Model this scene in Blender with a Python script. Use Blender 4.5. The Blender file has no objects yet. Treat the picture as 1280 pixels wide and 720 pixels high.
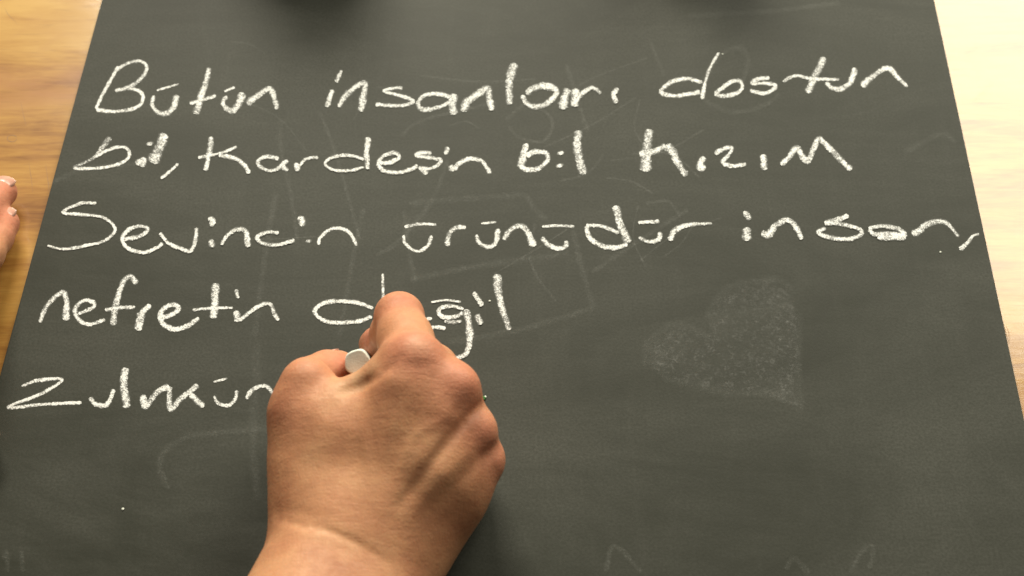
import bpy, bmesh, math, random
import numpy as np
from mathutils import Vector, Matrix, noise as mnoise

# ------------------------------------------------------------------ camera, world, lamps, exposure
scene = bpy.context.scene
COL = scene.collection
W, H = 1280.0, 720.0
F = 1700.0                                   # focal length in photo pixels
PITCH = math.atan(2499.0 / F)                # the board's long edges meet 2499 px above the centre
DIST = 0.588                                 # camera to board centre, makes the board 0.42 m wide
CAM = Vector((0, -DIST * math.cos(PITCH), DIST * math.sin(PITCH)))
cd = bpy.data.cameras.new('camera'); cam = bpy.data.objects.new('camera', cd); COL.objects.link(cam)
cam.location = CAM
cam.rotation_euler = (math.pi / 2 - PITCH, 0, 0)
cd.sensor_width = 36; cd.lens = 36 * F / W; cd.clip_start = 0.01; cd.clip_end = 50
cd.dof.use_dof = True; cd.dof.focus_distance = 0.57; cd.dof.aperture_fstop = 11
scene.camera = cam
scene.render.resolution_x, scene.render.resolution_y = 1024, 576
scene.view_settings.view_transform = 'Standard'; scene.view_settings.look = 'None'
scene.cycles.transparent_max_bounces = 48
scene.view_settings.exposure = 0; scene.view_settings.gamma = 1

world = bpy.data.worlds.new('World'); scene.world = world; world.use_nodes = True
bg = world.node_tree.nodes['Background']; bg.inputs[0].default_value = (1.0, 0.93, 0.8, 1); bg.inputs[1].default_value = 0.10

def area(name, loc, target, sx, sy, power, color):
    l = bpy.data.lights.new(name, 'AREA'); l.shape = 'RECTANGLE'; l.size = sx; l.size_y = sy
    l.energy = power; l.color = color
    o = bpy.data.objects.new(name, l); COL.objects.link(o); o.location = loc
    o.rotation_euler = (Vector(target) - Vector(loc)).to_track_quat('-Z', 'Y').to_euler()
    return o
area('window_light', (1.10, 1.68, 1.50), (0.1, 0.05, 0), 1.25, 1.35, 58, (1.0, 0.955, 0.78))
area('ceiling_light', (-0.34, 1.74, 1.40), (0, 0, 0), 0.85, 0.65, 66, (1.0, 0.93, 0.76))

# ------------------------------------------------------------------ helpers
fwd = Vector((0, math.cos(PITCH), -math.sin(PITCH))); up = Vector((0, math.sin(PITCH), math.cos(PITCH))); right = Vector((1, 0, 0))
def P(px, py, z=0.0):
    """photo pixel + height above the board (mm) -> world point (m)"""
    d = fwd * F + right * (px - W / 2) - up * (py - H / 2)
    t = (z * 0.001 - CAM.z) / d.z
    return CAM + d * t
def tag(o, label=None, cat=None, group=None, kind=None):
    if label: o['label'] = label
    if cat: o['category'] = cat
    if group: o['group'] = group
    if kind: o['kind'] = kind
    return o
def empty(name, loc):
    o = bpy.data.objects.new(name, None); COL.objects.link(o); o.location = loc; o.empty_display_size = 0.02
    return o
def mesh_obj(name, verts, faces, mat, parent=None, smooth=True, origin=None):
    """verts in world space; origin = where the object's own origin sits"""
    me = bpy.data.meshes.new(name)
    og = Vector(origin) if origin is not None else Vector((0, 0, 0))
    v = np.asarray([tuple(p) for p in verts], dtype=float) - np.array(og)
    me.from_pydata(v.tolist(), [], [tuple(int(i) for i in f) for f in faces]); me.update()
    if smooth: me.polygons.foreach_set('use_smooth', [True] * len(me.polygons))
    me.materials.append(mat)
    o = bpy.data.objects.new(name, me); COL.objects.link(o)
    if parent is not None:
        o.parent = parent; o.location = og - parent.location
    else: o.location = og
    return o

class NT:
    def __init__(s, name):
        s.m = bpy.data.materials.new(name); s.m.use_nodes = True; s.t = s.m.node_tree; s.t.nodes.clear()
        s.out = s.n('ShaderNodeOutputMaterial'); s.b = s.n('ShaderNodeBsdfPrincipled'); s.l(s.b.outputs[0], s.out.inputs[0])
    def n(s, typ, **kw):
        nd = s.t.nodes.new(typ)
        for k, v in kw.items(): setattr(nd, k, v)
        return nd
    def l(s, a, b): s.t.links.new(a, b)
    def put(s, sock, v):
        if hasattr(v, 'is_output') or isinstance(v, bpy.types.NodeSocket): s.l(v, sock)
        else: sock.default_value = v
    def coord(s, kind='Object', scale=(1, 1, 1), rot=(0, 0, 0), loc=(0, 0, 0)):
        tc = s.n('ShaderNodeTexCoord'); mp = s.n('ShaderNodeMapping')
        mp.inputs['Scale'].default_value = scale; mp.inputs['Rotation'].default_value = rot; mp.inputs['Location'].default_value = loc
        s.l(tc.outputs[kind], mp.inputs[0]); return mp.outputs[0]
    def noise(s, vec, scale, detail=4, rough=0.5, dist=0.0):
        nd = s.n('ShaderNodeTexNoise'); s.l(vec, nd.inputs['Vector'])
        nd.inputs['Scale'].default_value = scale; nd.inputs['Detail'].default_value = detail
        nd.inputs['Roughness'].default_value = rough; nd.inputs['Distortion'].default_value = dist
        return nd.outputs[0]
    def ramp(s, fac, stops):
        nd = s.n('ShaderNodeValToRGB'); s.l(fac, nd.inputs[0]); el = nd.color_ramp.elements
        while len(el) < len(stops): el.new(0.5)
        for e, (p, c) in zip(el, stops):
            e.position = p; e.color = c if len(c) == 4 else (*c, 1)
        return nd.outputs[0]
    def mix(s, fac, a, b, mode='MIX'):
        nd = s.n('ShaderNodeMix', data_type='RGBA', blend_type=mode)
        s.put(nd.inputs[0], fac); s.put(nd.inputs[6], a if isinstance(a, bpy.types.NodeSocket) else (*a, 1)); s.put(nd.inputs[7], b if isinstance(b, bpy.types.NodeSocket) else (*b, 1))
        return nd.outputs[2]
    def math(s, op, a, b=0.5, clamp=False, c=None):
        nd = s.n('ShaderNodeMath', operation=op, use_clamp=clamp); s.put(nd.inputs[0], a); s.put(nd.inputs[1], b)
        if c is not None: s.put(nd.inputs[2], c)
        return nd.outputs[0]
    def mrange(s, v, a, b, c=0.0, d=1.0, smooth=False):
        nd = s.n('ShaderNodeMapRange'); nd.interpolation_type = 'SMOOTHSTEP' if smooth else 'LINEAR'
        s.l(v, nd.inputs[0]); s.put(nd.inputs[1], a); s.put(nd.inputs[2], b); s.put(nd.inputs[3], c); s.put(nd.inputs[4], d)
        return nd.outputs[0]
    def bump(s, h, strength, dist, prev=None):
        nd = s.n('ShaderNodeBump'); s.l(h, nd.inputs['Height']); nd.inputs['Strength'].default_value = strength; nd.inputs['Distance'].default_value = dist
        if prev is not None: s.l(prev, nd.inputs['Normal'])
        return nd.outputs[0]
    def attr(s, name):
        nd = s.n('ShaderNodeAttribute'); nd.attribute_name = name; return nd.outputs['Fac']
    def set(s, **kw):
        for k, v in kw.items(): s.put(s.b.inputs[k.replace('_', ' ')], v)

# ------------------------------------------------------------------ materials
def wood_material():
    s = NT('varnished_wood')
    r4 = (0, 0, math.radians(-5))
    warp = s.noise(s.coord('Object', (3, 6, 3)), 1.6, 3)
    # growth rings cut at a shallow angle: distorted bands, closer or wider apart
    big = s.noise(s.coord('Object', (1.5, 7, 5), r4), 2.6, 5, 0.55, 1.6)
    mid = s.noise(s.coord('Object', (6, 46, 30), r4), 2.4, 6, 0.62, 1.2)
    fine = s.noise(s.coord('Object', (22, 210, 90), r4), 2.6, 4, 0.6, 0.8)
    g = s.math('ADD', s.math('MULTIPLY', big, 0.58), s.math('ADD', s.math('MULTIPLY', mid, 0.30), s.math('MULTIPLY', fine, 0.12)))
    c = s.ramp(g, [(0.37, (0.21, 0.083, 0.018)), (0.46, (0.38, 0.186, 0.040)), (0.53, (0.48, 0.260, 0.060)), (0.64, (0.55, 0.325, 0.085))])
    # one dark reddish heartwood stripe per board width
    sep = s.n('ShaderNodeSeparateXYZ'); s.l(s.coord('Object', (1, 1, 1), r4), sep.inputs[0])
    yy = s.math('ADD', sep.outputs[1], s.math('MULTIPLY', s.math('SUBTRACT', big, 0.5), 0.05))
    ph = s.math('ABSOLUTE', s.math('SUBTRACT', s.math('FRACT', s.math('ADD', s.math('MULTIPLY', yy, 4.6), 0.86)), 0.5))
    stripe = s.math('MULTIPLY', s.mrange(ph, 0.015, 0.085, 1, 0, True), s.mrange(mid, 0.35, 0.62, 0.25, 1.0))
    c = s.mix(s.math('MULTIPLY', stripe, 0.62), c, (0.34, 0.135, 0.06))
    # blotches of old stain and worn varnish
    blot = s.ramp(s.noise(s.coord('Object', (1, 1.6, 1)), 19, 4, 0.6, 0.6), [(0.54, (0, 0, 0)), (0.72, (1, 1, 1))])
    c = s.mix(s.math('MULTIPLY', blot, 0.30), c, (0.40, 0.19, 0.065))
    pore = s.ramp(s.noise(s.coord('Object', (40, 420, 200), r4), 2.0, 2, 0.5), [(0.60, (0, 0, 0)), (0.72, (1, 1, 1))])
    c = s.mix(s.math('MULTIPLY', pore, 0.28), c, (0.26, 0.12, 0.04))
    s.set(Base_Color=c, Roughness=s.mrange(warp, 0.3, 0.7, 0.40, 0.54), Coat_Weight=1.0, Specular_IOR_Level=0.2,
          Coat_Roughness=s.mrange(s.noise(s.coord('Object'), 14, 4), 0.3, 0.7, 0.09, 0.17), Coat_IOR=1.56)
    n1 = s.bump(fine, 0.10, 0.0002)
    n2 = s.bump(s.noise(s.coord('Object', (1, 2.5, 1)), 22, 3), 0.16, 0.0008, n1)
    s.l(n2, s.b.inputs['Normal']); s.l(n2, s.b.inputs['Coat Normal'])
    return s.m
def board_material():
    s = NT('slate_paint')
    co = s.coord('Object')
    smear = s.noise(s.coord('Object', (1, 1.7, 1), (0, 0, 0.5)), 7, 6, 0.6, 1.2)
    wipe = s.noise(s.coord('Object', (4, 22, 10), (0, 0, math.radians(14))), 1.9, 6, 0.65, 2.5)
    wipe2 = s.noise(s.coord('Object', (20, 4, 10), (0, 0, math.radians(-19))), 1.9, 6, 0.65, 2.5)
    fine = s.noise(co, 900, 2, 0.6)
    d = s.math('ADD', s.math('MULTIPLY', s.mrange(smear, 0.30, 0.75, 0, 1), 0.9), s.math('MULTIPLY', s.mrange(wipe, 0.42, 0.78, 0, 1), 0.22))
    d = s.math('ADD', d, s.math('MULTIPLY', s.mrange(wipe2, 0.5, 0.8, 0, 1), 0.16))
    d = s.math('MULTIPLY', d, s.mrange(fine, 0.3, 0.7, 0.55, 1.35))
    c = s.mix(s.math('MULTIPLY', d, 0.062, True), (0.0300, 0.0318, 0.0240), (0.62, 0.62, 0.57))
    s.set(Base_Color=c, Roughness=s.mrange(smear, 0.3, 0.7, 0.50, 0.58), Specular_IOR_Level=0.13)
    n = s.bump(fine, 0.35, 0.00012)
    n = s.bump(s.noise(co, 60, 3), 0.10, 0.0005, n)
    s.l(n, s.b.inputs['Normal'])
    return s.m
def chalk_mark_material(name, strength, soft, gscale, color=(0.82, 0.81, 0.76), hz=0.42):
    """chalk dust caught on the tooth of the board: grains with bare board between them"""
    s = NT(name)
    co = s.coord('Object')
    g = s.noise(co, gscale, 3, 0.62); g2 = s.noise(co, gscale * 0.36, 2, 0.5)
    gg = s.math('ADD', s.math('MULTIPLY', g, 0.68), s.math('MULTIPLY', g2, 0.32))
    dens = s.attr('dens')
    th = s.mrange(dens, 0.0, 1.0, 0.72, 0.34)
    a = s.math('MULTIPLY', s.math('SUBTRACT', gg, th), soft, False)
    haze = s.math('MULTIPLY', s.math('POWER', dens, 2.0), hz)
    a = s.math('MULTIPLY', s.math('MINIMUM', s.math('MAXIMUM', a, haze), 1.0), strength, True)
    s.set(Base_Color=(*color, 1), Roughness=0.95, Specular_IOR_Level=0.1, Alpha=a)
    s.l(s.bump(g, 0.6, 0.0004), s.b.inputs['Normal'])
    return s.m
def skin_material(name, tone=1.0):
    s = NT(name)
    co = s.coord('Object')
    mott = s.noise(co, 42, 5, 0.6, 0.4); fine = s.noise(co, 310, 3, 0.6)
    c = s.ramp(mott, [(0.3, (0.48 * tone, 0.205 * tone, 0.106 * tone)), (0.5, (0.61 * tone, 0.292 * tone, 0.150 * tone)), (0.7, (0.68 * tone, 0.360 * tone, 0.188 * tone))])
    blush = s.attr('blush')
    c = s.mix(s.math('MULTIPLY', blush, s.mrange(mott, 0.3, 0.7, 0.65, 1.0)), c, (0.64 * tone, 0.225 * tone, 0.145 * tone))
    pale = s.attr('pale')
    c = s.mix(s.math('MULTIPLY', pale, 0.75), c, (0.66, 0.43, 0.24))
    c = s.mix(s.math('MULTIPLY', s.mrange(fine, 0.38, 0.68, 0, 1), 0.22), c, (0.36, 0.15, 0.08))
    s.set(Base_Color=c, Subsurface_Weight=0.17, Subsurface_Radius=(1.0, 0.36, 0.18), Subsurface_Scale=0.0042,
          Roughness=s.mrange(fine, 0.3, 0.7, 0.50, 0.64), Specular_IOR_Level=0.36)
    # fine skin lines across the back of the hand + pore cells
    w = s.noise(s.coord('Object', (90, 420, 300), (0, 0, math.radians(-12))), 1.0, 4, 0.6, 0.6)
    w2 = s.noise(s.coord('Object', (430, 170, 300), (0, 0, math.radians(38))), 1.0, 4, 0.6, 0.6)
    vo = s.n('ShaderNodeTexVoronoi', feature='DISTANCE_TO_EDGE'); s.l(co, vo.inputs['Vector']); vo.inputs['Scale'].default_value = 620
    n = s.bump(s.math('MULTIPLY', w, s.math('ADD', s.math('MULTIPLY', blush, 1.2), 1.0)), 0.32, 0.0005); n = s.bump(w2, 0.35, 0.0005, n); n = s.bump(vo.outputs['Distance'], 0.30, 0.0003, n)
    n = s.bump(mott, 0.25, 0.0009, n)
    s.l(n, s.b.inputs['Normal'])
    return s.m
def simple(name, color, rough=0.5, spec=0.5, metal=0.0, bump_scale=None, bump_d=0.0002, **kw):
    s = NT(name); co = s.coord('Object')
    v = s.noise(co, 260, 3)
    comb = s.mix(s.mrange(v, 0.3, 0.7, 0, 1), tuple(x * 0.86 for x in color), tuple(min(1, x * 1.05) for x in color))
    s.set(Base_Color=comb, Roughness=rough, Specular_IOR_Level=spec, Metallic=metal, **kw)
    if bump_scale: s.l(s.bump(s.noise(co, bump_scale, 4), 0.5, bump_d), s.b.inputs['Normal'])
    return s.m
M = dict(wood=wood_material(), board=board_material(),
         chalkmark=chalk_mark_material('chalk_mark', 0.97, 8.0, 1750, (0.90, 0.91, 0.90)),
         ghost=chalk_mark_material('wiped_chalk', 0.060, 5.0, 1100, (0.75, 0.76, 0.72)),
         heart=chalk_mark_material('wiped_chalk_patch', 0.07, 3.5, 1000, (0.75, 0.75, 0.73), 0.16),
         skin=skin_material('skin', 0.96), skin2=skin_material('skin_resting_hand', 0.92),
         nail=simple('nail', (0.62, 0.33, 0.25), 0.3, 0.5, Coat_Weight=0.15, Coat_Roughness=0.2),
         chalk=simple('chalk_stick', (0.80, 0.83, 0.75), 0.9, 0.15, bump_scale=1800, bump_d=0.0003),
         edge=simple('board_edge', (0.075, 0.07, 0.06), 0.6),
         scratch=simple('scratch', (0.27, 0.135, 0.05), 0.5),
         rubber=simple('rubber', (0.02, 0.02, 0.02), 0.6), pole=simple('black_tube', (0.025, 0.025, 0.025), 0.35),
         gem=simple('green_chalk', (0.03, 0.16, 0.03), 0.7, 0.3))

# ------------------------------------------------------------------ table and blackboard
ROT = math.atan2(69, 3022.0)                        # the board is turned a little against the camera
ax = Vector((math.sin(ROT), math.cos(ROT), 0)); bx_ = Vector((math.cos(ROT), -math.sin(ROT), 0))
T = -0.0034                                         # table surface, board stands 3.4 mm proud
def slab(name, corners, z0, z1, mat, bev=0.0, parent=None, origin=None):
    bm = bmesh.new()
    lo = [bm.verts.new((c[0], c[1], z0)) for c in corners]; hi = [bm.verts.new((c[0], c[1], z1)) for c in corners]
    bm.faces.new(hi); bm.faces.new(lo[::-1])
    for i in range(4): bm.faces.new((lo[i], lo[(i + 1) % 4], hi[(i + 1) % 4], hi[i]))
    if bev: bmesh.ops.bevel(bm, geom=bm.edges[:], offset=bev, segments=2, affect='EDGES')
    bmesh.ops.recalc_face_normals(bm, faces=bm.faces)
    og = Vector(origin or (0, 0, 0))
    for v in bm.verts: v.co -= og
    me = bpy.data.meshes.new(name); bm.to_mesh(me); bm.free(); me.materials.append(mat)
    o = bpy.data.objects.new(name, me); COL.objects.link(o); o.location = og
    if parent is not None: o.parent = parent; o.location = og - parent.location
    return o
table = slab('table_top', [(-0.85, -0.75), (0.85, -0.75), (0.85, 0.75), (-0.85, 0.75)], T - 0.03, T, M['wood'], 0.002)
tag(table, kind='structure')

Lp = P(127, 0); Rp = P(1168, 0)
lx = Lp.dot(bx_); rx = (Rp.dot(bx_) + P(1273.6, 492).dot(bx_)) / 2; lx = (lx + P(0, 467).dot(bx_)) / 2
yb, yt = -0.30, 0.36
def bp(u, v): return bx_ * u + ax * v
board = empty('blackboard', bp((lx + rx) / 2, 0) + Vector((0, 0, T)))
tag(board, 'dark grey chalkboard sheet lying on the wooden table, covered in white handwriting', 'blackboard')
slab('writing_panel', [bp(lx, yb), bp(rx, yb), bp(rx, yt), bp(lx, yt)], T + 0.0001, 0.0, M['board'], 0.0005, board, board.location)

def scratch(pts, w):
    vs, fs = [], []
    for i, (x, y) in enumerate(pts):
        a = pts[max(0, i - 1)]; b = pts[min(len(pts) - 1, i + 1)]; t = Vector((b[0] - a[0], b[1] - a[1], 0)).normalized()
        c = P(x, y, T * 1000 + 0.06)
        for sd in (-1, 1): vs.append(c + Vector((t.y, t.x, 0)) * (sd * w * 0.5 * (0.3 if i in (0, len(pts) - 1) else 1)))
    for i in range(len(pts) - 1): fs.append((2 * i, 2 * i + 1, 2 * i + 3, 2 * i + 2))
    return mesh_obj('scratch', vs, fs, M['scratch'], table, False)
for pts in ([(1254, 402), (1257, 414), (1260, 424), (1262, 430)], [(1258, 408), (1261, 416), (1262, 426)], [(6, 10), (10, 18), (22, 30)], [(57, 205), (60, 226), (63, 250)],
            [(36, 203), (39, 222), (41, 240)], [(26, 128), (30, 146), (33, 158)], [(1206, 70), (1222, 56)], [(1216, 128), (1240, 104)]): scratch(pts, 0.00020)
# round dent in the varnish
scratch([(15 + 6 * math.cos(a), 173 + 4.2 * math.sin(a)) for a in [i * 0.5 for i in range(13)]], 0.0003)

# ------------------------------------------------------------------ handwriting: each letter one part of the board
rng = random.Random(7)
zlay = [0]
def catmull(pts, step):
    if len(pts) == 2: pts = [pts[0], tuple((a + b) / 2 for a, b in zip(*pts)), pts[1]]
    p = [tuple(2 * a - b for a, b in zip(pts[0], pts[1]))] + list(pts) + [tuple(2 * a - b for a, b in zip(pts[-1], pts[-2]))]
    out = []
    for i in range(1, len(p) - 2):
        a, b, c, d = p[i - 1:i + 3]
        n = max(2, int(math.dist(b[:2], c[:2]) / step))
        for k in range(n):
            t = k / n
            out.append(tuple(0.5 * (2 * b[j] + (c[j] - a[j]) * t + (2 * a[j] - 5 * b[j] + 4 * c[j] - d[j]) * t * t + (3 * b[j] - a[j] - 3 * c[j] + d[j]) * t ** 3) for j in range(len(b))))
    out.append(tuple(p[-2])); return out
def ribbon(pts, dens, verts, faces, dn, jitter=1.0):
    """pts: (px, py, width px); a low mound of dust along the stroke"""
    pts = catmull(pts, 1.3)
    zlay[0] = (zlay[0] + 1) % 24
    z = 0.10 + zlay[0] * 0.012
    L = len(pts); ph = rng.random() * 90
    US = (-1, -0.72, -0.35, 0.0, 0.35, 0.72, 1)
    b0 = len(verts)
    for i, (x, y, w) in enumerate(pts):
        x0, y0 = pts[max(0, i - 1)][:2]; x1, y1 = pts[min(L - 1, i + 1)][:2]
        tx, ty = x1 - x0, y1 - y0; tl = math.hypot(tx, ty) or 1; nx, ny = -ty / tl, tx / tl
        end = min(i, L - 1 - i) * 1.3 / max(1.0, w * 0.45)
        cap = math.sqrt(max(0.0, 1 - (1 - min(1, end + 0.12)) ** 2))
        hw = w * 0.74 * (1 + 0.22 * mnoise.noise((i * 0.055 + ph, 1.7, 3)))
        for u in US:
            sd = 1 if u > 0 else -1
            j = mnoise.noise((i * 0.42 + ph, sd * 7.3, 0)) * 0.30 + mnoise.noise((i * 0.11 + ph, sd * 3.1, 5)) * 0.25
            r = hw * cap * u * (1 + j * jitter * (abs(u) > 0.3))
            au = abs(u)
            verts.append(P(x + nx * r, y + ny * r, z + 0.05 * (1 - au * au)))
            prof = {0.0: 1.0, 0.35: 0.96, 0.72: 0.72, 1.0: 0.15}[au]
            wob = 1 + 0.14 * mnoise.noise((i * 0.21 + ph, u * 1.4, 9)) + 0.22 * mnoise.noise((i * 0.06 + ph, 2.2, 4))
            dn.append(max(0.0, min(1.0, dens * prof * wob * (0.75 + 0.25 * cap))))
    n = len(US)
    for i in range(L - 1):
        for k in range(n - 1):
            a = b0 + i * n + k; faces.append((a, a + 1, a + n + 1, a + n))
def marks(name, strokes, crop, mat, parent, label=None, jitter=1.0, dscale=1.0):
    x0, y0, s = crop; verts, faces, dn = [], [], []
    for st in strokes:
        w = st[0]; dens = 0.93 if not isinstance(w, tuple) or len(w) < 3 else w[2]
        w0, w1 = (w, w) if not isinstance(w, tuple) else w[:2]
        pp = st[1:]
        if len(pp) == 1: pp = [(pp[0][0], pp[0][1] - w0 * 0.3), (pp[0][0] + w0 * 0.15, pp[0][1] + w0 * 0.35)]
        n = len(pp) - 1
        # fat strokes were made with the side of the stick: grainier
        d = dens - 0.0 - max(0.0, (max(w0, w1) / s - 4.0)) * 0.018
        ribbon([(x0 + x / s, y0 + y / s, (w0 + (w1 - w0) * i / n) / s) for i, (x, y) in enumerate(pp)], d * dscale, verts, faces, dn, jitter)
    o = mesh_obj(name, verts, faces, mat, parent, True, parent.location)
    at = o.data.attributes.new('dens', 'FLOAT', 'POINT'); at.data.foreach_set('value', np.array(dn, dtype=np.float32))
    if label: o['label'] = label
    return o
A = (60, 50, 3.048); B = (400, 50, 3.048); C = (780, 50, 3.048); D = (0, 230, 2.783); E = (480, 240, 3.048); Fc = (860, 240, 3.048); G = (0, 420, 2.4); Hc = (340, 330, 4.0)
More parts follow.
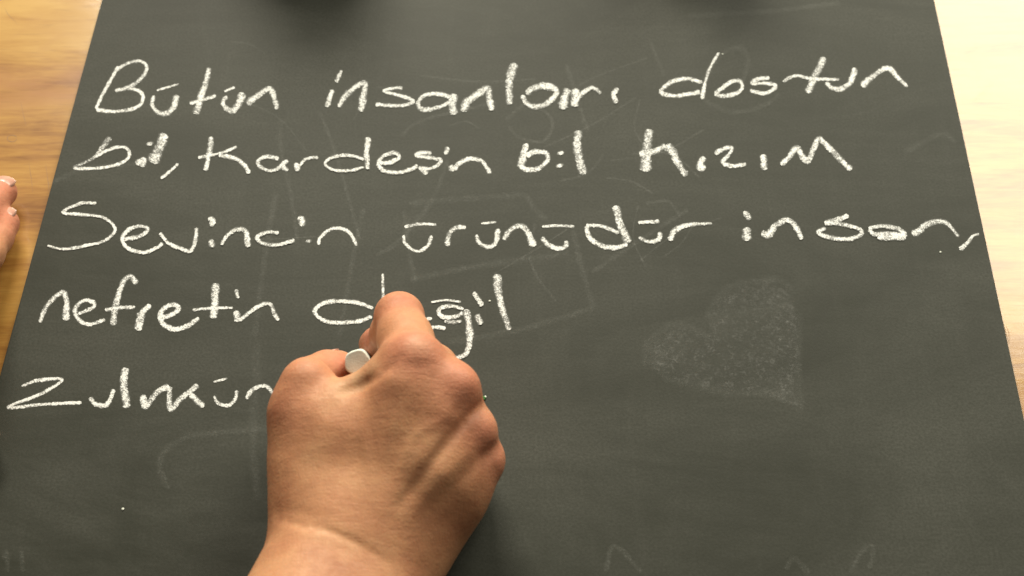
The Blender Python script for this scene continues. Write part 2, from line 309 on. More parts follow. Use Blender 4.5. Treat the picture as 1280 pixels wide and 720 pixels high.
LETTERS = [
 # Bütün
 (A, [(11, (268,100),(240,150),(212,200),(182,262)), (11, (262,114),(300,90),(345,80),(375,96),(370,128),(340,160),(300,182),(255,193)), (12, (300,184),(342,192),(362,216),(350,248),(310,266),(240,272),(184,265))]),
 (A, [(7, (415,192),(455,180),(497,168)), ((11,20), (404,212),(398,250),(425,279),(462,274),(482,248),(492,210))]),
 (A, [((14,26), (613,105),(602,160),(582,220),(564,283)), (11, (540,242),(590,228),(640,212))]),
 (A, [(8, (672,196),(712,180)), ((12,24), (682,214),(666,235),(678,260),(705,268),(728,240),(740,200))]),
 (A, [((20,14), (760,246),(785,222),(820,196),(850,188),(862,225),(874,264))]),
 # insanları
 (B, [(12, (82,115),(62,162)), (15, (48,190),(25,255))]),
 (B, [((14,20), (70,255),(100,210),(140,175),(170,165),(165,215),(155,272))]),
 (B, [(11, (315,182),(270,185),(242,195),(280,206),(330,220),(355,232),(330,246),(280,250),(212,245))]),
 (B, [(14, (495,218),(450,205),(400,212),(375,236),(385,262),(430,262),(480,245),(505,222)), (24, (512,205),(506,245),(512,285))]),
 (B, [((24,20), (542,272),(560,238),(600,208),(640,184),(645,225),(655,268))]),
 (B, [((28,20), (742,88),(724,140),(720,190),(722,246))]),
 (B, [((14,22), (770,210),(785,240),(820,254),(860,245),(892,218),(898,190),(860,175),(815,182),(785,205)), (24, (946,185),(930,225),(926,264))]),
 (B, [(22, (976,185),(968,254)), ((18,11), (970,245),(992,210),(1035,182),(1072,202))]),
 (B, [(16, (1136,184),(1118,206),(1130,240))]),
 # dostun
 (C, [(13, (298,162),(240,148),(180,160),(142,196),(180,212),(240,208),(290,196)), ((8,15), (362,48),(326,110),(308,170),(298,225))]),
 (C, [(13, (345,206),(378,180),(412,158),(442,156),(450,184),(420,207),(370,213),(345,206))]),
 (C, [(12, (555,145),(505,150),(490,165),(535,165),(575,172),(568,190),(530,203),(480,192))]),
 (C, [((20,26), (764,66),(736,120),(712,170),(700,202)), (10, (605,158),(655,136),(720,148),(820,150))]),
 (C, [((13,20), (768,162),(796,184),(838,182),(868,152),(880,106))]),
 (C, [((20,13), (905,176),(955,134),(1005,106),(1040,140),(1080,178))]),
 # bil,
 (A, [((20,8,0.72), (236,370),(205,412),(172,450),(95,487)), (10, (97,489),(150,490),(220,485),(280,468),(310,440),(300,413),(265,408),(215,425),(180,447))]),
 (A, [(24, (386,395)), (18, (335,472),(368,456),(358,484))]),
 (A, [((30,32), (447,358),(424,410),(400,470))]),
 (A, [(9, (497,470),(465,500),(430,528))]),
 # kardeşin
 (A, [(15, (622,368),(615,430),(600,498)), (9, (572,448),(640,435),(690,420),(718,405)), (14, (650,438),(710,450),(745,475),(768,508))]),
 (A, [(12, (880,452),(830,445),(800,462),(812,486),(850,498),(886,482),(902,462)), (14, (914,458),(896,480),(914,498))]),
 (A, [(18, (945,468),(952,500)), (9, (950,495),(972,462),(1000,448),(1030,448))]),
 (A, [(10, (1205,455),(1150,440),(1090,445),(1055,470),(1080,492),(1140,498),(1205,485)), ((18,15), (1220,370),(1214,430),(1218,492))]),
 (B, [(13, (225,470),(270,465),(302,447),(285,431),(245,440),(222,468),(240,496),(290,505),(340,496),(372,478))]),
 (B, [(12, (425,430),(385,430),(366,440),(410,447),(458,456),(450,475),(415,490),(375,487)), (18, (388,484),(406,512))]),
 (B, [((20,13), (488,408),(477,436)), (16, (500,476),(506,500))]),
 (B, [(14, (510,495),(530,470),(575,452),(615,460),(635,485),(650,508))]),
 # bil
 (B, [(20, (788,394),(774,440),(764,488)), (15, (762,478),(790,494),(830,490),(866,460),(860,430),(820,426),(786,442))]),
 (B, [(22, (916,430)), (22, (912,478))]),
 (B, [((28,24), (985,345),(980,400),(990,460),(1008,512))]),
 # kızım
 (C, [(30, (98,340),(88,400),(82,502)), (18, (58,434),(110,426),(160,402)), ((26,18), (160,400),(188,432),(206,470),(238,518))]),
 (C, [(20, (304,444),(288,484),(312,486))]),
 (C, [(13, (345,432),(380,415),(412,410),(400,436),(376,466),(420,480),(466,472))]),
 (C, [(19, (530,436),(535,496))]),
 (C, [(18, (598,476),(625,450),(658,412),(678,442),(700,460),(724,412),(744,378),(790,420),(835,466),(866,495))]),
 # Sevincin
 (D, [(9, (335,66),(280,68),(218,98),(290,107),(360,117),(400,156),(370,194),(310,212),(220,226),(165,214))]),
 (D, [(11, (432,192),(490,180),(515,156),(482,147),(440,165),(425,196),(446,224),(500,238),(545,222),(566,205))]),
 (D, [(11, (556,170),(585,205),(630,225),(664,232),(680,195),(685,152))]),
 (D, [(16, (724,120),(742,128),(732,146)), (17, (735,192),(738,220))]),
 (D, [((11,17), (770,212),(790,180),(825,158),(855,165),(862,220))]),
 (D, [(11, (970,170),(930,168),(895,185),(910,204),(960,212),(1025,195))]),
 (D, [(16, (1036,118),(1054,126),(1046,146)), (18, (1072,198))]),
 (D, [(10, (1108,212),(1115,185),(1150,158),(1190,155),(1220,175),(1240,215))]),
 # ürünüdür
 (E, [(10, (78,133),(140,122),(200,125)), (11, (76,164),(80,195),(126,226),(166,205),(182,165))]),
 (E, [((20,11), (240,206),(248,162),(276,136),(312,133))]),
 (E, [(9, (370,120),(428,115)), ((11,18), (352,162),(365,195),(398,210),(426,190),(435,140))]),
 (E, [((14,20), (455,182),(480,146),(520,128),(545,150),(572,208))]),
 (E, [(9, (602,132),(660,128),(725,132)), (15, (602,172),(625,200),(665,216),(690,206),(696,185))]),
 (E, [(12, (770,128),(830,130),(895,156)), (16, (770,130),(785,175),(830,205),(880,212),(928,200)), (24, (882,52),(900,120),(932,195))]),
 (E, [(11, (968,116),(1050,112)), (13, (970,172),(1010,190),(1045,180),(1052,152))]),
 (E, [((20,8), (1090,186),(1105,150),(1150,128),(1200,122),(1250,120))]),
 # insan,
 (Fc, [((15,22), (212,74),(226,88),(236,106)), (24, (225,134),(224,186))]),
 (Fc, [((24,15), (280,156),(310,160),(335,126),(375,108),(405,125),(435,180))]),
 (Fc, [(16, (612,90),(570,105),(520,118)), (13, (520,118),(580,122),(650,140),(660,160),(620,178),(550,175),(495,155),(525,138))]),
 (Fc, [(14, (688,142),(710,160),(770,160),(826,166),(800,140),(740,130),(688,138)), (18, (722,172),(830,175))]),
 (Fc, [((26,9), (852,156),(880,150),(905,126),(975,113),(1032,170))]),
 (Fc, [((9,14), (1110,160),(1085,168),(1062,196),(1035,220))]),
 # nefretin
 (D, [((11,20), (138,482),(160,430),(195,390),(222,380),(232,420),(228,475))]),
 (D, [(11, (272,452),(320,432),(326,413),(290,405),(262,436),(272,470),(310,488),(366,472))]),
 (D, [(17, (475,348),(455,322),(430,340),(410,395),(398,450),(392,492)), (10, (365,438),(420,430),(470,428))]),
 (D, [(22, (494,446),(480,510)), (15, (490,448),(524,420))]),
 (D, [(14, (548,462),(590,458),(622,432),(595,420),(560,446),(566,485),(610,505),(660,490),(692,465))]),
 (D, [(22, (750,345),(748,400),(742,468)), (9, (670,438),(740,432),(810,430))]),
 (D, [(10, (822,366),(828,398)), (20, (822,440),(828,480))]),
 (D, [(12, (835,475),(870,445),(910,420),(940,418),(955,450),(968,475))]),
 # değil
 (Hc, [(17, (505,222),(440,197),(360,186),(270,192),(214,230),(232,266),(290,292),(380,292),(450,282),(500,262)), (13, (553,48),(554,110),(556,170),(556,270))]),
 (Hc, [(14, (800,272),(740,282),(690,290)), (15, (868,322),(820,316),(760,328),(690,325))]),
 (Hc, [(10, (795,192),(860,181),(945,190)), (16, (958,226),(900,210),(846,220),(834,245),(860,266),(920,262),(956,242)), ((18,16,0.72), (862,284),(905,290),(950,284)), ((34,15), (968,226),(984,300),(988,380),(974,440),(940,465),(902,465))]),
 (Hc, [((20,17), (1008,140),(1052,210)), (24, (1022,252),(1046,302))]),
 (Hc, [((36,20), (1125,50),(1131,130),(1152,230),(1188,330))]),
 # zulmün
 (G, [(8, (65,150),(120,132),(186,131),(130,170),(25,214),(130,205),(245,200))]),
 (G, [(11, (270,184),(285,204),(315,208),(330,190),(342,160))]),
 (G, [(18, (376,95),(372,150),(382,216))]),
 (G, [(15, (430,176),(436,212),(475,165),(508,152)), (14, (508,152),(512,218),(540,190),(594,146)), (14, (562,166),(612,212))]),
 (G, [(6, (640,138),(682,127)), (9, (642,180),(655,202),(685,208),(705,190),(711,163))]),
 (G, [(11, (738,188),(760,160),(795,150),(825,178))]),
]
for crop, st in LETTERS: marks('chalk_letter', st, crop, M['chalkmark'], board)

# half wiped older drawings
I1 = (0, 0, 1.0)
GHOST = []
for k in range(20):
    gx, gy = rng.uniform(280, 860), rng.uniform(60, 340)
    ga, gl, gc_ = rng.uniform(0, 3.1), rng.uniform(18, 75), rng.uniform(-18, 18)
    GHOST.append([(rng.uniform(1.2, 2.6), (gx - gl * math.cos(ga), gy - gl * math.sin(ga) * 0.7), (gx - gc_ * math.sin(ga), gy + gc_ * math.cos(ga)), (gx + gl * math.cos(ga), gy + gl * math.sin(ga) * 0.7))])
GHOST += [
 [(5, (511,254),(560,250),(657,243)), (5, (657,243),(672,265),(684,275))],
 [(5, (716,288),(727,335),(742,384)), (5, (742,384),(700,398),(640,414),(560,428))],
 [(5, (513,350),(600,332),(712,316))], [(4, (505,262),(512,320),(520,352))],
 [(7, (322,430),(318,500),(316,560),(322,625))], [(5, (318,420),(330,330),(345,240))],
 [(5, (211,612),(200,586),(205,565),(234,546),(283,540),(336,536))],
 [(4, (757,715),(764,686),(775,686),(802,716))], [(4, (982,712),(993,698),(1012,718))], [(4, (1062,716),(1080,686),(1092,684),(1087,710))],
 [(3, (500,170),(530,150),(620,128)), (3, (632,150),(660,130),(690,150),(680,176),(650,172),(636,158))],
 [(4, (880,100),(900,70),(925,60),(935,80),(920,120))], [(4, (880,126),(915,140),(950,134),(975,118))],
 [(4, (708,80),(720,120),(735,165))], [(3, (812,50),(830,95))], [(4, (350,150),(352,190),(362,235),(372,300)), (3, (400,140),(422,200),(450,300))],
 [(5, (1195,178),(1180,168),(1165,172),(1130,190))], [(4, (470,320),(500,300),(540,250),(560,200))],
 [(4, (10,715),(8,690),(4,700)), (4, (28,715),(27,688))], [(4, (860,20),(960,14),(1050,4))], [(4, (740,340),(800,300),(860,262))],
 [(4, (60,230),(110,210),(170,205))], [(4, (455,260),(440,330),(425,420))],
]
for g in GHOST:
    g = [(t[0] * 1.35,) + t[1:] for t in g]
    marks('wiped_chalk_line', g, I1, M['ghost'], board, jitter=1.5, dscale=0.80)
# wiped heart: a filled patch of dust
hx = [(1003,512),(975,500),(950,492),(905,489),(865,483),(825,472),(806,456),(806,435),(822,416),(850,406),(876,414),(890,420),(884,400),(893,378),(915,360),(945,351),(972,352),(992,366),(999,392),(1000,430),(996,465),(1003,512)]
hv, hf, hd = [], [], []
cx, cy = 925, 440
hr = catmull(hx, 4)
RR = [0, .25, .5, .7, .84, .93, 1.0]
for (x, y) in hr:
    for r in RR:
        X, Y = cx + (x - cx) * r, cy + (y - cy) * r
        hv.append(P(X, Y, 0.06))
        hd.append(0.0 if r == 1.0 else (0.60 if r == 0.93 else 0.57) + 0.26 * mnoise.noise((X * 0.03, Y * 0.05, 1)) + (0.08 if 0.8 < r < 0.9 else 0) + 0.10 * (X > 940))
for i in range(len(hr) - 1):
    for k in range(len(RR) - 1):
        a = i * len(RR) + k; hf.append((a, a + 1, a + len(RR) + 1, a + len(RR)))
heart = mesh_obj('wiped_chalk_heart', hv, hf, M['heart'], board, True, board.location)
at = heart.data.attributes.new('dens', 'FLOAT', 'POINT'); at.data.foreach_set('value', np.array(hd, dtype=np.float32))
def inside(x, y):
    c = False
    for (x0, y0), (x1, y1) in zip(hx, hx[1:]):
        if (y0 > y) != (y1 > y) and x < (x1 - x0) * (y - y0) / (y1 - y0) + x0: c = not c
    return c
hatch = [(8.0,) + tuple((x + rng.uniform(-2, 2), y + rng.uniform(-2, 2)) for x, y in hx[a:b]) for a, b in ((0, 6), (6, 12), (12, 18), (18, 22))]
for k in range(-30, 60):
    c0 = k * 14 + rng.uniform(-4, 4); run = []
    for t in range(0, 200, 4):
        x, y = 780 + c0 + t * 0.62 + 5 * math.sin(t * 0.05 + k), 520 - t
        if inside(x, y): run.append((x, y))
        elif len(run) > 3: break
        else: run = []
    if len(run) > 5: hatch.append(((9 + rng.random() * 7),) + tuple(run[::3] if len(run) > 9 else run[::2]))
for q_, hs in enumerate(hatch): marks('wiped_chalk_line', [hs], I1, M['ghost'] if q_ < 4 else M['heart'], board, jitter=1.6, dscale=0.76 if q_ < 4 else rng.uniform(0.62, 0.76))
heart['label'] = 'faint rubbed out heart filled with chalk'
# crumbs of chalk
def crumb(px, py, r):
    bm = bmesh.new(); bmesh.ops.create_icosphere(bm, subdivisions=1, radius=r)
    for v in bm.verts: v.co *= 0.7 + 0.5 * rng.random(); v.co.z *= 0.45
    me = bpy.data.meshes.new('chalk_crumb'); bm.to_mesh(me); bm.free(); me.materials.append(M['chalk'])
    o = bpy.data.objects.new('chalk_crumb', me); COL.objects.link(o); o.location = P(px, py, r * 350)
    return o
for px, py, r, lab in [(153.5, 636, .0006, 'tiny white chalk crumb lying below the lowest line of writing'), (612, 376, .0006, 'tiny white chalk crumb between two letters of the fourth line'),
                  (1175.5, 315, .0005, 'tiny white chalk crumb below the comma near the board edge'), (903, 67.5, .0005, 'tiny white chalk crumb at the tip of a tall letter in the top line')]:
    tag(crumb(px, py, r), lab, 'chalk crumb', 'chalk crumbs on the board')
gc = crumb(604.5, 497, .0011); gc.data.materials[0] = M['gem']; tag(gc, 'dark green crumb lying beside the middle knuckle of the writing hand', 'chalk crumb', 'chalk crumbs on the board')
tag(crumb(606.5, 496, .0006), 'tiny white chalk crumb touching the dark green crumb', 'chalk crumb', 'chalk crumbs on the board')

# ------------------------------------------------------------------ hands: one continuous surface from blended tapered bones
def surface_nets(Fv, org, h):
    S = Fv < 0; n = Fv.shape
    cs = tuple(k - 1 for k in n)
    def corner(d): return tuple(slice(d[i], d[i] + cs[i]) for i in range(3))
    cnt = np.zeros(cs, np.int8); corners = [(i, j, k) for i in (0, 1) for j in (0, 1) for k in (0, 1)]
    for c in corners: cnt += S[corner(c)]
    act = np.argwhere((cnt > 0) & (cnt < 8))
    idx = -np.ones(cs, np.int64); idx[tuple(act.T)] = np.arange(len(act))
    acc = np.zeros((len(act), 3)); num = np.zeros(len(act))
    for a in corners:
        for axx in range(3):
            if a[axx]: continue
            b = list(a); b[axx] = 1
            fa = Fv[tuple((act + np.array(a)).T)]; fb = Fv[tuple((act + np.array(b)).T)]
            cr = (fa < 0) != (fb < 0); t = np.where(cr, fa / np.where(fa == fb, 1, fa - fb), 0)
            p = np.repeat(np.array([a], float), len(act), 0); p[:, axx] = t
            acc[cr] += p[cr]; num[cr] += 1
    V = (act + acc / num[:, None]) * h + org
    quads = []
    for axx in range(3):
        o1, o2 = (axx + 1) % 3, (axx + 2) % 3
        sl0 = [slice(1, n[i] - 1) for i in range(3)]; sl0[axx] = slice(0, n[axx] - 1)
        sl1 = list(sl0); sl1[axx] = slice(1, n[axx])
        s0, s1 = S[tuple(sl0)], S[tuple(sl1)]
        off = np.array([1, 1, 1]); off[axx] = 0
        for flip, m in ((False, s0 & ~s1), (True, ~s0 & s1)):
            e = np.argwhere(m) + off
            if not len(e): continue
            def at(d1, d2):
                q = e.copy(); q[:, o1] += d1; q[:, o2] += d2; return idx[tuple(q.T)]
            q = np.stack([at(-1, -1), at(0, -1), at(0, 0), at(-1, 0)], 1)
            quads.append(q[:, ::-1] if flip else q)
    return V, np.concatenate(quads)
def build_hand(name, ops, h, mat, origin, blush, pale=(), clip=None, parent=None, grooves=()):
    """ops: (mode, k, a, ra, b, rb) in metres; mode u = smooth union, s = smooth cut"""
    pts = np.array([np.array(o[i]) for o in ops if o[0] == 'u' for i in (2, 4)]); rmax = max(max(o[3], o[5]) for o in ops if o[0] == 'u') + 0.006
    lo, hi = pts.min(0) - rmax, pts.max(0) + rmax
    if clip is not None: lo = np.maximum(lo, clip[0]); hi = np.minimum(hi, clip[1])
    n = np.ceil((hi - lo) / h).astype(int) + 1
    X = [lo[i] + np.arange(n[i]) * h for i in range(3)]
    Fv = np.full(n, 0.05, np.float32)
    for mode, k, a, ra, b, rb in ops:
        a = np.array(a); b = np.array(b); pad = max(ra, rb) + max(0.022, 1.5 * k)
        l = np.minimum(a, b) - pad; u = np.maximum(a, b) + pad
        i0 = np.clip(np.floor((l - lo) / h).astype(int), 0, n); i1 = np.clip(np.ceil((u - lo) / h).astype(int) + 1, 0, n)
        if (i1 <= i0).any(): continue
        sl = tuple(slice(i0[i], i1[i]) for i in range(3))
        gx = X[0][sl[0]][:, None, None]; gy = X[1][sl[1]][None, :, None]; gz = X[2][sl[2]][None, None, :]
        ab = b - a; L2 = ab @ ab + 1e-12
        t = np.clip(((gx - a[0]) * ab[0] + (gy - a[1]) * ab[1] + (gz - a[2]) * ab[2]) / L2, 0, 1)
        d = np.sqrt((gx - a[0] - t * ab[0]) ** 2 + (gy - a[1] - t * ab[1]) ** 2 + (gz - a[2] - t * ab[2]) ** 2) - (ra + (rb - ra) * t)
        d = d.astype(np.float32); f = Fv[sl]
        if mode == 'u':
            hh = np.clip(0.5 + 0.5 * (f - d) / k, 0, 1); Fv[sl] = f + (d - f) * hh - k * hh * (1 - hh)
        else:
            hh = np.clip(0.5 - 0.5 * (f + d) / k, 0, 1); Fv[sl] = f + (-d - f) * hh + k * hh * (1 - hh)
    # creases, hollows and tendons pressed into (or raised from) the finished surface along a path
    for path, width, depths in grooves:
        pp = catmull([(x, y, d) for (x, y), d in zip(path, depths)], 4.0); c3 = []
        for x, y, d in pp:
            hit = None
            for k in range(4000):
                q_ = P(x, y, 95.0 - k * 0.25); ii = np.rint((np.array(q_) - lo) / h).astype(int)
                if q_.z < 0: break
                if (ii < 0).any() or (ii >= n).any(): continue
                if Fv[tuple(ii)] < 0: hit = q_; break
            if hit is not None: c3.append((np.array(hit), d))
        D_ = np.zeros(n, np.float32)
        for (p_, d) in c3:
            i0 = np.clip(np.floor((p_ - 2.6 * width - lo) / h).astype(int), 0, n); i1 = np.clip(np.ceil((p_ + 2.6 * width - lo) / h).astype(int) + 1, 0, n)
            if (i1 <= i0).any(): continue
            sl = tuple(slice(i0[i], i1[i]) for i in range(3))
            r2 = ((X[0][sl[0]] - p_[0]) ** 2)[:, None, None] + ((X[1][sl[1]] - p_[1]) ** 2)[None, :, None] + ((X[2][sl[2]] - p_[2]) ** 2)[None, None, :]
            g = (d * np.exp(-r2 / width ** 2)).astype(np.float32)
            D_[sl] = np.where(np.abs(g) > np.abs(D_[sl]), g, D_[sl])
        Fv += D_
    # keep the mesh closed where a forearm leaves the grid
    for axx in range(3):
        for e in (0, -1):
            s_ = [slice(None)] * 3; s_[axx] = e; Fv[tuple(s_)] = np.maximum(Fv[tuple(s_)], 0.0005)
    V, Q = surface_nets(Fv, lo, h)
    # light relaxing of the net
    nb = np.concatenate([Q[:, [0, 1]], Q[:, [1, 2]], Q[:, [2, 3]], Q[:, [3, 0]]]); nb = np.concatenate([nb, nb[:, ::-1]])
    for it in range(3):
        sm = np.zeros_like(V); ct = np.bincount(nb[:, 0], minlength=len(V))
        for c in range(3): sm[:, c] = np.bincount(nb[:, 0], V[nb[:, 1], c], minlength=len(V))
        V = V * 0.5 + 0.5 * sm / ct[:, None]
    me = bpy.data.meshes.new(name); og = np.array(origin)
    me.vertices.add(len(V)); me.vertices.foreach_set('co', (V - og).astype(np.float32).ravel())
    me.loops.add(len(Q) * 4); me.loops.foreach_set('vertex_index', Q.astype(np.int32).ravel())
    me.polygons.add(len(Q)); me.polygons.foreach_set('loop_start', np.arange(0, len(Q) * 4, 4, dtype=np.int32))
    me.update(); me.validate()
    me.polygons.foreach_set('use_smooth', [True] * len(me.polygons)); me.materials.append(mat)
    for nm, spots in (('blush', blush), ('pale', pale)):
        v = np.zeros(len(V))
        for c, r, s in spots:
            v = np.maximum(v, s * np.exp(-(((V - np.array(c)) ** 2).sum(1)) / (r * r)))
        at = me.attributes.new(nm, 'FLOAT', 'POINT'); at.data.foreach_set('value', v.astype(np.float32))
    o = bpy.data.objects.new(name, me); COL.objects.link(o); o.location = Vector(origin) if parent is None else Vector(origin) - parent.location
    if parent is not None: o.parent = parent
    return o
def chain(pts, k, out, k0=None):
    """pts: (px, py, z mm, radius mm)"""
    for i in range(len(pts) - 1):
        a, b = pts[i], pts[i + 1]
        out.append(('u', k if i or k0 is None else k0, P(*a[:3]), a[3] / 1000, P(*b[:3]), b[3] / 1000))
def bump_(p, k, out, mode='u'): out.append((mode, k, P(*p[:3]), p[3] / 1000, P(*p[:3]) + Vector((0, 0, 1e-5)), p[3] / 1000))
def cut(pts, k, out):
    for i in range(len(pts) - 1):
        a, b = pts[i], pts[i + 1]; out.append(('s', k, P(*a[:3]), a[3] / 1000, P(*b[:3]), b[3] / 1000))

#HAND_BEGIN
MM = 0.001
ops = []
# forearm and wrist
chain([(320, 1000, 30, 33), (390, 810, 28, 26), (434, 715, 27, 22)], 0.012, ops)
chain([(370, 800, 29, 24), (404, 715, 28, 19), (424, 655, 30, 17.5)], 0.012, ops)
chain([(450, 800, 24, 21), (476, 715, 23, 17.5), (516, 650, 22, 17)], 0.012, ops)
# metacarpals: carpus -> knuckle
MC = {2: [(440, 650, 32, 15), (482, 545, 45, 12.5), (506, 486, 55, 11.0), (516, 455, 57, 10.0)],
      3: [(465, 652, 32, 15), (520, 560, 44, 12.0), (546, 517, 50, 11.0), (562, 490, 52, 10.5)],
      4: [(492, 655, 29, 14.5), (545, 590, 39.5, 12), (586, 540, 42, 9.5)],
      5: [(512, 664, 23, 14), (565, 616, 29, 11), (598, 576, 31, 9.0)]}
for f in (2, 3, 4, 5): chain(MC[f], 0.009, ops, 0.014)
chain([(508, 525, 48, 10.5), (536, 482, 54.5, 9.0)], 0.010, ops)
# palm filling below
chain([(470, 640, 20, 16), (520, 570, 24, 15), (548, 535, 26, 13)], 0.012, ops)
chain([(420, 640, 24, 18), (440, 570, 30, 15), (475, 515, 36, 12)], 0.014, ops)
# heel of the hand on the board
chain([(512, 668, 14, 14), (580, 600, 13, 12)], 0.012, ops)
# thumb
TH = [(406, 640, 28, 15.5), (388, 560, 36, 13), (380, 514, 43, 11.2), (384, 477, 49, 9.3)]
chain(TH, 0.009, ops, 0.014)
chain([(388, 474, 41, 8.8), (409, 466, 34, 8.6), (422, 464, 25, 8.3)], 0.0018, ops)
# skin stretched between thumb and index metacarpals
chain([(400, 600, 34, 14), (428, 545, 41, 12), (434, 530, 42, 11)], 0.012, ops)
# index finger
chain([(516, 455, 56, 10.2), (507, 425, 50, 9.3), (499, 396, 43, 9.3)], 0.007, ops)
chain([(499, 396, 43, 9.2), (490, 416, 30, 8.3), (483, 429, 20, 7.7)], 0.003, ops)
chain([(483, 429, 20, 7.6), (474, 430, 13, 7.0), (467, 430, 8, 6.2)], 0.003, ops)
# middle finger, under the stick
chain([(562, 490, 51, 10.2), (540, 462, 37, 9.2), (516, 448, 24, 8.8)], 0.005, ops)
chain([(516, 448, 24, 8.6), (494, 452, 14, 8.0), (478, 450, 8, 7.0)], 0.003, ops)
# ring and little finger, curled on the board
chain([(585, 538, 41, 9.4), (568, 520, 27, 8.8), (550, 505, 13, 8.4)], 0.004, ops)
chain([(550, 505, 13, 8.3), (525, 512, 9, 7.8), (505, 520, 9, 7.2)], 0.003, ops)
chain([(598, 576, 30, 8.8), (588, 562, 18, 8.0), (575, 550, 9, 7.6)], 0.003, ops)
chain([(575, 550, 9, 7.5), (550, 552, 7.5, 7.0), (530, 555, 8, 6.6)], 0.003, ops)
# knuckle heads
bump_((520, 443, 63.5, 5.4), 0.009, ops); bump_((574, 482, 58.5, 5.6), 0.006, ops); bump_((594, 540, 45, 6.2), 0.005, ops); bump_((604, 574, 34, 6.0), 0.005, ops)
# web: the fold running from the thumb to the index knuckle
chain([(400, 516, 50, 4.5), (425, 497, 51, 3.2), (448, 482, 53, 2.8), (470, 467, 56, 3.0), (492, 445, 59, 4.0)], 0.006, ops)
cut([(440, 468, 49, 2.0), (427, 481, 47, 2.4), (416, 489, 51, 1.0)], 0.002, ops)
m1 = lambda *v: [x * MM for x in v]
GR = [([(602, 507), (582, 526), (545, 572), (500, 632)], 0.0019, m1(1.4, 1.35, 1.2, 0.3)),
      ([(624, 559), (604, 572), (576, 602), (550, 630)], 0.0028, m1(1.0, 1.0, 0.7, 0.1)),
      ([(572, 500), (530, 560), (478, 632)], 0.0034, m1(-0.2, -0.3, -0.1)),
      ([(590, 556), (550, 600), (515, 642)], 0.0026, m1(-0.2, -0.6, -0.2)),
      ([(545, 478), (525, 520), (490, 580)], 0.0055, m1(0.5, 0.5, 0.2)),
      ([(348, 650), (372, 656), (402, 661), (432, 672), (462, 688), (488, 706)], 0.0013, m1(0.3, 0.6, 0.75, 0.7, 0.45, 0.1)),
      ([(345, 640), (380, 645), (420, 655)], 0.0030, m1(0.3, 0.5, 0.2)),
      ([(430, 489), (455, 480), (482, 462), (500, 446)], 0.0022, m1(0.7, 1.1, 0.8, 0.2)),
      ([(560, 520), (520, 545), (500, 590), (496, 620)], 0.0016, m1(-0.15, -0.35, -0.35, -0.1)),
      ([(470, 500), (455, 540), (462, 590)], 0.0016, m1(-0.1, -0.3, -0.1)),
      ([(507, 452), (522, 455), (538, 450)], 0.0010, m1(0.1, 0.3, 0.1)), ([(508, 458), (524, 461), (540, 456)], 0.0010, m1(0.1, 0.25, 0.1)),
      ([(412, 498), (430, 497), (448, 499)], 0.0010, m1(-0.1, -0.35, -0.1))]
blush = [(P(520, 440, 66), 0.012, 1.0), (P(578, 482, 60), 0.012, 0.9), (P(600, 540, 48), 0.010, 0.9), (P(610, 574, 36), 0.010, 0.9), (P(500, 385, 50), 0.012, 0.7),
         (P(470, 425, 20), 0.014, 1.0), (P(430, 462, 36), 0.012, 1.0), (P(380, 470, 50), 0.012, 0.5), (P(370, 512, 50), 0.010, 0.5)]
pale = [(P(448, 477, 56), 0.005, 0.9), (P(430, 490, 54), 0.005, 0.9), (P(470, 462, 59), 0.005, 0.7), (P(522, 436, 68), 0.004, 0.6)]
hand_o = build_hand('person', ops, 0.0008, M['skin'], P(470, 650, 0), blush, pale, clip=(np.array([-1, -0.30, -0.0002]), np.array([1, 1, 1])), grooves=GR)
tag(hand_o, 'bare right hand and wrist writing, fingers closed round a stick of chalk', 'person')
#HAND_END

# chalk stick, slightly faceted, gripped between thumb and index finger
ca, cb = P(450, 449, 1.5), P(446.5, 453, 53)
dirv = (cb - ca).normalized(); q = dirv.to_track_quat('Z', 'Y')
cv, cf = [], []; NS = 28; Lc = (cb - ca).length
prof = [(0.0, 0.0, 2.6), (0.0, 2.6, 0), (0.0012, 3.6, 0), (0.006, 4.4, 0), (Lc * 0.5, 4.6, 0), (Lc - 0.0008, 4.8, 0), (Lc - 0.0002, 4.65, 0), (Lc, 4.3, 0)]
prof = [(p[0], p[1]) for p in prof[1:]]
for (s_, r) in prof:
    for i in range(NS):
        a = 2 * math.pi * i / NS
        rr = r * (1 + 0.045 * math.cos(5 * a + 0.9) + 0.05 * mnoise.noise((math.cos(a) * 1.7, math.sin(a) * 1.7, s_ * 60)))
        cv.append(ca + q @ Vector((rr * MM * math.cos(a), rr * MM * math.sin(a), s_)))
for j in range(len(prof) - 1):
    for i in range(NS):
        i2 = (i + 1) % NS; cf.append((j * NS + i, j * NS + i2, (j + 1) * NS + i2, (j + 1) * NS + i))
cf.append(tuple(range(NS))[::-1]); cf.append(tuple(range((len(prof) - 1) * NS, len(prof) * NS)))
stick = mesh_obj('chalk_stick', cv, cf, M['chalk'], None, True, ca)
stick.data.polygons[len(cf) - 1].use_smooth = False
tag(stick, 'short white chalk stick gripped between thumb and index finger', 'chalk')

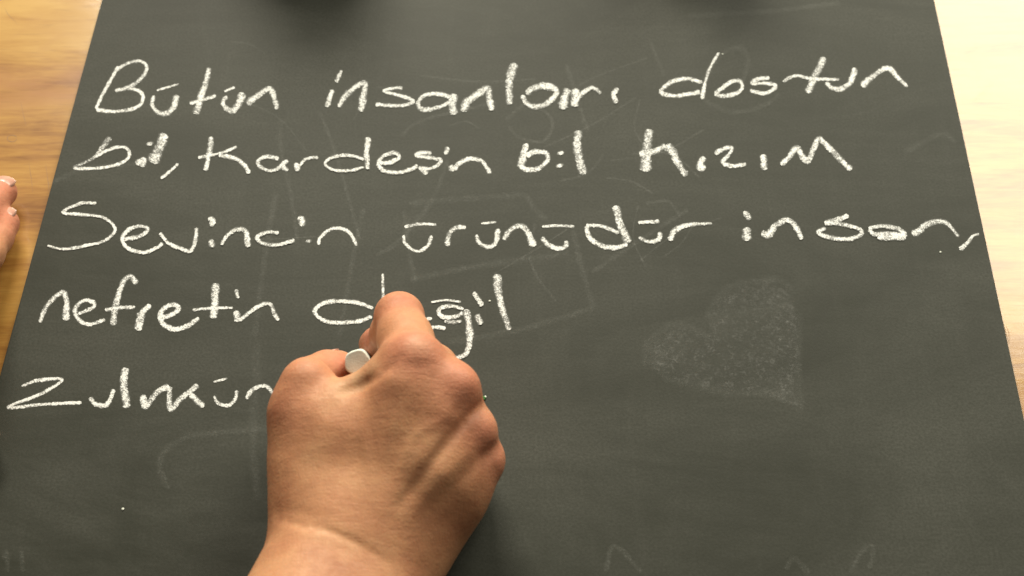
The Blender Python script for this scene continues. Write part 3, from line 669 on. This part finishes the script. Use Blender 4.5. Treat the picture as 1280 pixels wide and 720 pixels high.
#LEFT_BEGIN
ops = []
chain([(-420, 900, 40, 34), (-300, 640, 36, 27), (-262, 560, 34, 23)], 0.012, ops)
LM = {2: [(-235, 530, 34, 17), (-165, 460, 40, 13), (-95, 398, 42, 10)], 3: [(-250, 520, 35, 17), (-190, 440, 42, 13), (-128, 366, 44, 10)],
      4: [(-265, 515, 33, 17), (-215, 430, 39, 12), (-165, 348, 41, 9.5)], 5: [(-280, 510, 30, 16), (-240, 430, 33, 12), (-196, 345, 34, 9)]}
for f in LM: chain(LM[f], 0.009, ops, 0.014)
chain([(-240, 520, 20, 17), (-170, 430, 24, 14)], 0.012, ops)
chain([(-95, 398, 42, 10), (-58, 350, 37, 9.0)], 0.006, ops); chain([(-58, 350, 37, 9.0), (-20, 318, 17, 8.0)], 0.003, ops); chain([(-20, 318, 17, 7.9), (-6, 298, 10.5, 7.1), (5, 279, 6.0, 6.8)], 0.003, ops)
chain([(-128, 366, 44, 10), (-78, 306, 39, 9.0)], 0.006, ops); chain([(-78, 306, 39, 9.0), (-28, 272, 17, 8.0)], 0.003, ops); chain([(-28, 272, 17, 7.9), (-12, 254, 10.5, 7.0), (3, 240, 6, 6.6)], 0.003, ops)
chain([(-165, 348, 41, 9.5), (-125, 280, 36, 8.5)], 0.006, ops); chain([(-125, 280, 36, 8.5), (-80, 238, 18, 7.8), (-52, 214, 5.5, 7.2)], 0.003, ops)
chain([(-196, 345, 34, 9), (-165, 275, 30, 8)], 0.006, ops); chain([(-165, 275, 30, 8), (-130, 230, 16, 7), (-108, 206, 4.5, 6.4)], 0.003, ops)
chain([(-245, 560, 28, 17), (-165, 575, 26, 13), (-105, 570, 22, 10.5)], 0.009, ops, 0.014); chain([(-105, 570, 22, 10), (-68, 555, 14, 9.5), (-30, 549, 8.8, 8.4)], 0.004, ops)
blush = [(P(2, 279, 8), 0.018, 1.0), (P(0, 243, 8), 0.018, 1.0), (P(-20, 548, 9), 0.015, 1.0)]
left = build_hand('person', ops, 0.0012, M['skin2'], P(-250, 560, 0), blush, clip=(np.array([-1, -0.36, -0.0034]), np.array([1, 1, 1])))
tag(left, 'bare resting hand at the board edge, fingertips with glossy nails on the wooden table', 'person')
def nail(tipc, base, r, parent, w=4.8, l=8.0, upv=(0.15, 0.35, 1), lift=0.0):
    """a curved plate set into the top of a fingertip"""
    tipc, base = Vector(tipc), Vector(base)
    d = (tipc - base).normalized(); u = (Vector(upv) - d * d.dot(Vector(upv))).normalized(); sd = d.cross(u)
    vs, fs = [], []; NI, NJ = 9, 9
    for lay in (0, 1):
        for i in range(NI):
            t = i / (NI - 1)
            for j in range(NJ):
                s_ = j / (NJ - 1) * 2 - 1
                rr = r * 1.012 if lay == 0 else r * 0.96
                ww = w * MM * (0.86 + 0.14 * math.sin(math.pi * min(1, t * 1.3))) * math.sqrt(max(0.05, 1 - max(0, (t - 0.78) / 0.22) ** 2 * 0.75))
                a = s_ * ww / r
                drop = 0.0010 * (t - 0.35) ** 2 * 4 
                vs.append(tipc + d * ((t - 0.42) * l * MM + r * 0.18) + u * (math.cos(a) * rr - drop - lift) + sd * (math.sin(a) * rr))
    n = NI * NJ
    for i in range(NI - 1):
        for j in range(NJ - 1):
            a = i * NJ + j; fs.append((a, a + 1, a + NJ + 1, a + NJ)); fs.append((n + a, n + a + NJ, n + a + NJ + 1, n + a + 1))
    ring = [i for i in range(NJ)] + [i * NJ + NJ - 1 for i in range(1, NI)] + [(NI - 1) * NJ + j for j in range(NJ - 2, -1, -1)] + [i * NJ for i in range(NI - 2, 0, -1)]
    for a, b in zip(ring, ring[1:] + ring[:1]): fs.append((b, a, n + a, n + b))
    return mesh_obj('fingernail', vs, fs, M['nail'], parent, True, tipc)
nail(P(5, 279, 6.0), P(-6, 298, 10.5), 0.0069, left, upv=(0.25, 0.1, 1))
nail(P(3, 240, 6), P(-12, 254, 10.5), 0.0067, left, upv=(0.25, 0.1, 1))
nail(P(-52, 214, 5.5), P(-80, 238, 18), 0.0072, left); nail(P(-108, 206, 4.5), P(-130, 230, 16), 0.0064, left, 4.4, 7)
nail(P(-30, 549, 8.8), P(-68, 555, 14), 0.0084, left, 6, 10, (0, -.2, 1))
#LEFT_END

# ------------------------------------------------------------------ two made-up blocks out of view, added to cast soft shadows onto the board
def shadow_caster(px, py, sc, label):
    b = P(px, py, 0); e = empty('shadow_caster', b)
    for nm, prof_, mat in (('base', [(0.0, 0.0150), (0.001, 0.0165), (0.010, 0.0165), (0.015, 0.0145), (0.018, 0.0095), (0.019, 0.005)], M['rubber']),
                           ('knob', [(0.0185, 0.0055), (0.0205, 0.0050), (0.0220, 0.0065), (0.0240, 0.0065), (0.0250, 0.004)], M['pole'])):
        vs, fs = [], []
        for (z, r) in prof_:
            for i in range(28):
                a = 2 * math.pi * i / 28; vs.append(b + Vector((r * math.cos(a), r * math.sin(a), z * 2.1)) * sc)
        for j in range(len(prof_) - 1):
            for i in range(28): fs.append((j * 28 + i, j * 28 + (i + 1) % 28, j * 28 + 28 + (i + 1) % 28, j * 28 + 28 + i))
        fs.append(tuple(range(28))[::-1]); fs.append(tuple(range((len(prof_) - 1) * 28, len(prof_) * 28)))
        mesh_obj(nm, vs, fs, mat, e, True, b)
    tag(e, label, 'shadow_caster', 'unseen blocks added to cast shadows on the board')
shadow_caster(386, -128, 2.15, 'unseen black round block, added to cast a shadow, on the board beyond the first word of the top line')
shadow_caster(866, -104, 1.6, 'unseen black round block, added to cast a shadow, on the board beyond the last word of the top line')
# nails of the writing hand, on the far side of thumb and index finger
nail(P(467, 430, 8), P(474, 430, 13), 0.0065, hand_o, 4.2, 7.0, (0.25, 1, 0.5))
nail(P(421, 463, 25), P(409, 465, 35), 0.0084, hand_o, 5.6, 8.5, (-0.55, 0.85, 0.1))
